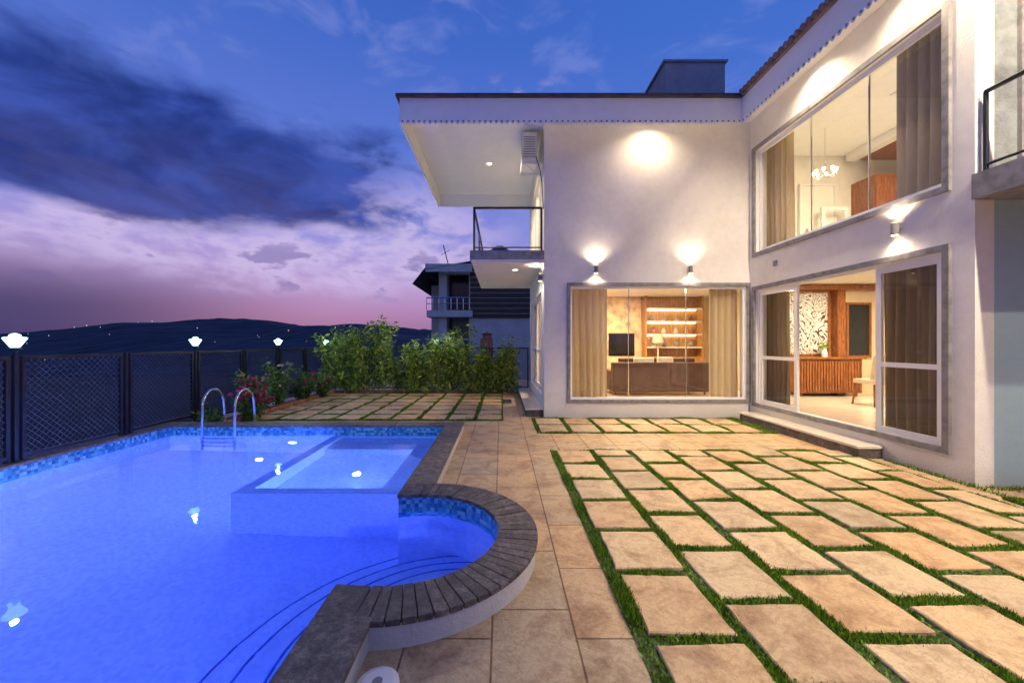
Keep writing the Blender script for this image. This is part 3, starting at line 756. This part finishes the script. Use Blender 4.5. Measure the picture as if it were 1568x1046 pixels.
m_=MB(); m_.box(.42,.72,7.98,8.72,5.22,5.78,M['acwhite'])
for i in range(9): m_.box(.45,.69,7.972,7.98,5.28+i*.05,5.295+i*.05,M['surround'])
m_.box(.42,.849,8.05,8.08,5.16,5.22,M['upvc']); m_.box(.42,.849,8.6,8.63,5.16,5.22,M['upvc'])
m_.tube([(.45,8.06,5.18),(.85,8.06,4.9)],.012,M['upvc'],6)
m_.tube([(.7,7.99,5.3),(.78,7.95,5.0),(.82,7.93,4.7),(.84,7.9,4.2)],.012,M['black'],6)
m_.make('air_conditioner',bevel=.01)

def sconce(x,y,z,nx,ny,p=32):
    m_=MB(); c=Vector((x,y,z)); nr=Vector((nx,ny,0)); q=c+nr*.055
    m_.tube([q+Vector((0,0,-.075)),q+Vector((0,0,.075))],.038,M['surround'],16)
    m_.tube([c+nr*.002,q],.02,M['surround'],8)
    m_.tube([q+Vector((0,0,.0755)),q+Vector((0,0,.078))],.032,M['warmglow'],16); m_.tube([q+Vector((0,0,-.078)),q+Vector((0,0,-.0755))],.032,M['warmglow'],16)
    o=m_.make('wall_lamp')
    light('SPOT','up_light',q+nr*.05+Vector((0,0,.09)),p,SOFT,.03,(math.pi,0,0),140,1,parent=o)
    light('SPOT','down_light',q+nr*.05-Vector((0,0,.09)),p*.6,SOFT,.03,(0,0,0),140,1,parent=o)
sconce(1.87,7.80,2.95,0,-1); sconce(3.74,7.80,2.95,0,-1); sconce(4.94,4.87,2.91,-1,0)
sconce(.85,8.1,2.85,-1,0,25)
MB().box(4.915,4.94,7.02,7.10,2.88,2.98,M['surround']).make('junction_box')
def down(x,y,z,p,ang=150,col=SOFT,rx=0,ry=0,bl=.6):
    m_=MB(); m_.lathe((x,y,z),[(0,-.004),(.055,-.004),(.06,-.004)],M['whiteglow'],20); m_.lathe((x,y,z),[(.06,-.006),(.075,-.006),(.078,0)],M['upvc'],20)
    o=m_.make('downlight'); light('SPOT','spot',(x,y,z-.03),p,col,.05,(rx,ry,0),ang,bl,parent=o)
down(2.92,7.44,zs,120,bl=1); down(4.66,6.1,zs,180,bl=1); down(4.66,4.6,zs,180,bl=1); down(-.3,9.6,zs,420)
down(.3,8.6,3.10,35)
FILL_WARM=(1,.83,.60)
for yy,p in ((2.9,350),(1.2,750),(-.6,920),(-2.4,920)):  # added downlights out of view, filling the patio with even warm light
    down(4.66,yy,zs,p,172,FILL_WARM,ry=R(-35),bl=.4)

# ---------------------------------------------------------------- interior
def ceil(x,y,z,sx,sy,p,col=WARM):
    m_=MB(); m_.box(x-sx/2-.03,x+sx/2+.03,y-sy/2-.03,y+sy/2+.03,z-.02,z-.001,M['upvc']); o=m_.make('ceiling_light')
    light('AREA','panel',(x,y,z-.025),p,col,sx,(0,0,0),sy=sy,parent=o)
ceil(3.0,9.6,2.84,1.6,.9,240); ceil(7.2,7.2,2.84,1.2,1.2,190,(1,.82,.55)); ceil(7.6,6.2,5.88,1.4,1.4,240,(1,.81,.54)); 
light('POINT','bulb',(1.8,9.6,5.2),110,WARM,.08,parent=MB().lathe((1.8,9.6,5.35),[(0,0),(.1,.03),(.12,.1),(0,.12)],M['whiteglow'],12).make('pendant_light'))
mb=MB(); mb.box(2.0,4.05,11.44,11.499,.3,2.84,M['stonewall']); mb.make('stone_feature_panel')
mb=MB(); X0,X1=4.10,5.75; LW=M['lightwood']
mb.box(X0,X0+.04,11.15,11.49,.3,2.84,LW); mb.box(X1-.04,X1,11.15,11.49,.3,2.84,LW); mb.box(X0+.04,X1-.04,11.46,11.495,.3,2.84,LW)
for z in (1.35,1.72,2.09,2.46): mb.box(X0+.04,X1-.04,11.15,11.46,z,z+.035,M['upvc'])
mb.box(X0+.04,X1-.04,11.10,11.46,.3,1.1,LW)
for i,z in enumerate((1.385,1.755,2.125)):
    for k in range(4):
        x=X0+.25+k*.36+random.uniform(-.05,.05)
        mb.lathe((x,11.3,z),[(.04,0),(.07,.05),(.05,.12),(.02,.15),(.03,.18)],random.choice([M['surround'],M['redbrick'],M['cushion'],M['chrome']]),12)
for z in (1.70,2.07,2.44): mb.box(X0+.1,X1-.1,11.40,11.42,z,z+.012,M['warmglow'])
mb.make('display_shelf')
mb=MB(); mb.box(3.15,3.85,11.39,11.43,1.15,1.75,M['tv']); mb.box(3.12,3.88,11.43,11.439,1.12,1.78,M['black']); mb.box(2.7,4.0,11.0,11.42,.3,.75,M['wood']); mb.make('television')
def sofa(x0,x1,y,mname):
    mb=MB(); S=M['sofa']
    mb.box(x0,x1,y,y+.22,.38,1.05,S); mb.box(x0,x0+.2,y+.22,y+.9,.38,.85,S); mb.box(x1-.2,x1,y+.22,y+.9,.38,.85,S); mb.box(x0+.2,x1-.2,y+.22,y+.9,.38,.68,S)
    for k in range(3):
        a=x0+.22+(x1-x0-.44)*k/3; b_=x0+.22+(x1-x0-.44)*(k+1)/3; mb.box(a+.01,b_-.01,y+.2,y+.42,.7,1.14,S)
    mb.box(x0+.5,x0+.95,y+.02,y+.16,1.0,1.16,M['cushion']); mb.box(x0+1.05,x0+1.4,y+.04,y+.17,1.02,1.17,M['cushion'])
    for a in (x0+.05,x1-.1):
        for b_ in (y+.05,y+.82): mb.box(a,a+.05,b_,b_+.05,.3,.38,M['wood'])
    mb.make(mname,bevel=.04)
sofa(2.55,4.75,8.95,'sofa')
mb=MB(); mb.box(2.9,3.7,10.2,10.7,.68,.72,M['wood']); 
for a in (2.95,3.6):
    for b_ in (10.25,10.62): mb.box(a,a+.05,b_,b_+.05,.3,.68,M['wood'])
mb.make('coffee_table')
mb=MB(); mb.lathe((4.35,10.9,.3),[(.12,0),(.12,.02),(.02,.04),(.02,1.2),(.15,1.2),(.12,1.45)],M['cushion'],16); mb.make('floor_lamp')
curtain('window_curtain','Y',8.14,1.42,2.20,.33,2.70,M['curtain']); curtain('window_curtain','Y',8.14,4.28,4.86,.33,2.70,M['curtain'])
curtain('window_curtain','X',5.27,4.45,5.42,.32,2.6,M['curtainbrown']); curtain('window_curtain','X',5.27,7.2,7.95,.32,2.6,M['curtainbrown'])
curtain('window_curtain','X',5.30,4.40,5.22,3.12,5.6,M['curtaingrey']); curtain('window_curtain','X',5.30,7.15,8.1,3.12,5.6,M['curtain'])
curtain('window_curtain','X',1.20,8.4,9.5,3.3,5.5,M['curtain']); curtain('window_curtain','X',1.20,8.4,9.4,.33,2.7,M['curtain']); curtain('window_curtain','X',1.20,10.3,11.3,.33,2.7,M['curtain'])
mb=MB(); mb.box(6.65,8.05,8.75,9.19,.38,1.14,M['wood']); mb.box(6.6,8.1,8.70,9.195,1.14,1.18,M['wood'])
for k in range(22):
    x=6.68+k*.0625; mb.box(x,x+.04,8.73,8.75,.42,1.10,M['wood'])
for a in (6.7,7.93): mb.box(a,a+.06,8.8,8.86,.3,.38,M['wood'])
mb.make('sideboard')
mb=MB(); mb.lathe((7.35,8.92,1.18),[(.05,0),(.06,.08),(.03,.16),(.04,.2)],M['upvc'],14)
leaves(mb,[(7.35,8.92,1.42)],60,.05,.07,M['leaf'],2,0); mb.make('flower_vase')
mb=MB(); mb.box(6.72,7.62,9.165,9.198,1.24,2.66,M['screen']); ring(mb,'Y',9.14,9.165,6.67,7.67,1.19,2.71,.05,M['wood']); mb.box(7.72,7.9,9.0,9.198,.3,2.75,M['wood']); mb.box(6.3,9.0,8.9,9.198,2.72,2.82,M['wood'])
mb.make('carved_wall_screen')
mb=MB(); mb.box(8.1,8.6,9.17,9.198,1.2,2.4,M['ndark']); ring(mb,'Y',9.15,9.19,8.06,8.64,1.16,2.44,.05,M['wood']); mb.make('framed_picture')
def chair(x,y):
    mb=MB(); S=M['cushion']
    mb.box(x-.22,x+.22,y-.22,y+.22,.72,.80,S)
    for a in (-.2,.2):
        for b_ in (-.2,.2): mb.tube([(x+a,y+b_,.72),(x+a*1.15,y+b_*1.15,.3)],[.024,.016],M['wood'],6)
    P=[]
    for k in range(9):
        a=-1.1+2.2*k/8; P.append((x+.24*math.sin(a)*1.0,y-.24*math.cos(a)))
    for (a,b_),(c,d_) in zip(P[:-1],P[1:]): mb.poly([(a,b_,.78),(c,d_,.78),(c*1.004,d_-.05,1.26),(a*1.004,b_-.05,1.26)],S)
    mb.make('dining_chair',smooth=False)
chair(7.15,7.5); chair(7.95,7.5)
mb=MB(); mb.box(7.3,8.9,6.2,7.1,1.03,1.07,M['wood'])
for a in (7.4,8.75):
    for b_ in (6.3,6.95): mb.box(a,a+.06,b_,b_+.06,.3,1.03,M['wood'])
mb.make('dining_table')
mb=MB(); mb.box(6.95,7.0,9.12,9.198,3.1,5.15,M['upvc']); mb.box(7.75,7.8,9.12,9.198,3.1,5.15,M['upvc']); mb.box(6.95,7.8,9.12,9.198,5.15,5.2,M['upvc']); mb.box(7.0,7.75,9.15,9.196,3.1,5.15,M['whitewall']); mb.box(7.08,7.12,9.10,9.15,4.0,4.15,M['chrome'])
mb.make('bedroom_door')
mb=MB(); mb.box(8.2,9.78,8.6,9.19,3.1,5.2,M['wood'])
for k in range(3): mb.box(8.22+k*.53,8.72+k*.53,8.58,8.6,3.15,5.15,M['wood'])
mb.make('wardrobe')
mb=MB(); ring(mb,'Y',8.93,8.99,7.3,7.9,3.6,4.6,.08,M['upvc']); mb.make('picture_frame')
mb=MB(); mb.box(8.2,9.79,4.4,9.1,5.74,5.87,M['wood']); mb.box(8.0,8.2,4.4,9.1,5.70,5.87,M['upvc'])
mb.make('wooden_ceiling_panel')
mb=MB(); 
for k in range(8):
    a=k*math.pi/4; cx,cy=6.6+.18*math.cos(a),8.0+.18*math.sin(a)
    mb.tube([(6.6,8.0,4.95),(cx,cy,4.88),(cx,cy,4.96)],.008,M['chrome'],5); mb.lathe((cx,cy,4.96),[(.01,0),(.03,.03),(.025,.06),(0,.07)],M['warmglow'],8)
mb.tube([(6.6,8.0,4.95),(6.6,8.0,5.87)],.008,M['chrome'],5); mb.make('chandelier')

# ---------------------------------------------------------------- neighbour house
Nh=empty('neighbour_house'); Yn=25
X=lambda px:(px-768)/600*Yn
Z=lambda py:1.5+(525-py)/600*Yn
mb=MB()
mb.box(X(672),X(684),Yn,Yn+8,-14,Z(410),M['nwall']); mb.box(X(718),X(830),Yn,Yn+8,-14,Z(408),M['nwall'])
mb.box(X(684),X(718),Yn+1.4,Yn+8,-14,Z(412),M['ndark']); 
mb.box(X(655),X(724),Yn-.4,Yn+1.4,Z(486),Z(476),M['nwall']); mb.box(X(684),X(718),Yn+.0,Yn+.3,Z(420),Z(405),M['nwall'])
mb.box(X(652),X(672),Yn+2,Yn+8,-14,Z(430),M['nwall'])
mb.make('walls',Nh)
mb=MB()
for k in range(9):
    z=Z(487)+k*(Z(416)-Z(487))/9; mb.box(X(720),X(830),Yn-.12,Yn-.001,z,z+.25,M['darkslat'])
mb.make('slat_cladding',Nh)
mb=MB(); mb.poly([(X(636),Yn-.9,Z(438)),(X(655),Yn-.9,Z(414)),(X(655),Yn+9,Z(414)),(X(636),Yn+9,Z(438))],M['darkroof'])
mb.poly([(X(655),Yn-.9,Z(416)),(X(724),Yn-.9,Z(404)),(X(724),Yn+9,Z(404)),(X(655),Yn+9,Z(416))],M['darkroof'])
mb.box(X(724),X(840),Yn-.5,Yn+9,Z(416),Z(411),M['darkroof'])
mb.box(X(655),X(724),Yn-.85,Yn-.8,Z(420),Z(408),M['nwall'])
mb.make('roof',Nh)
mb=MB()
for zt,zb in ((457,475),(520,535)):
    mb.tube([(X(655),Yn-.38,Z(zt)),(X(720),Yn-.38,Z(zt))],.04,M['chrome'],5)
    mb.tube([(X(655),Yn-.38,Z((zt+zb)/2)),(X(720),Yn-.38,Z((zt+zb)/2))],.025,M['chrome'],5)
    for k in range(8): mb.tube([(X(655+k*9.2),Yn-.38,Z(zb)),(X(655+k*9.2),Yn-.38,Z(zt))],.025,M['chrome'],5)
mb.make('railings',Nh)
mb=MB(); mb.tube([(X(684),Yn+2,Z(412)),(X(672),Yn+2,Z(364))],.035,M['black'],5); mb.tube([(X(668),Yn+2,Z(380)),(X(682),Yn+2,Z(372))],.02,M['black'],4)
mb.lathe((X(680),Yn+2,Z(412)),[(0,0),(.3,.1),(.35,.4),(.2,.55),(0,.6)],M['tank'],12)
mb.make('antenna',Nh)
mb=MB(); mb.lathe((X(765),Yn+3,Z(412)),[(.95,0),(.95,1.0),(.9,1.5),(.95,1.55),(.9,1.7),(.5,2.0),(.3,2.15),(0,2.2)],M['tank'],24); mb.make('water_tank')
mb=MB(); mb.box(X(742),X(757),20,20.6,-1,Z(520),M['redbrick']); mb.lathe((X(750),20.3,Z(520)),[(.28,0),(.2,.15),(.3,.25),(0,.35)],M['redbrick'],12); mb.make('brick_chimney')
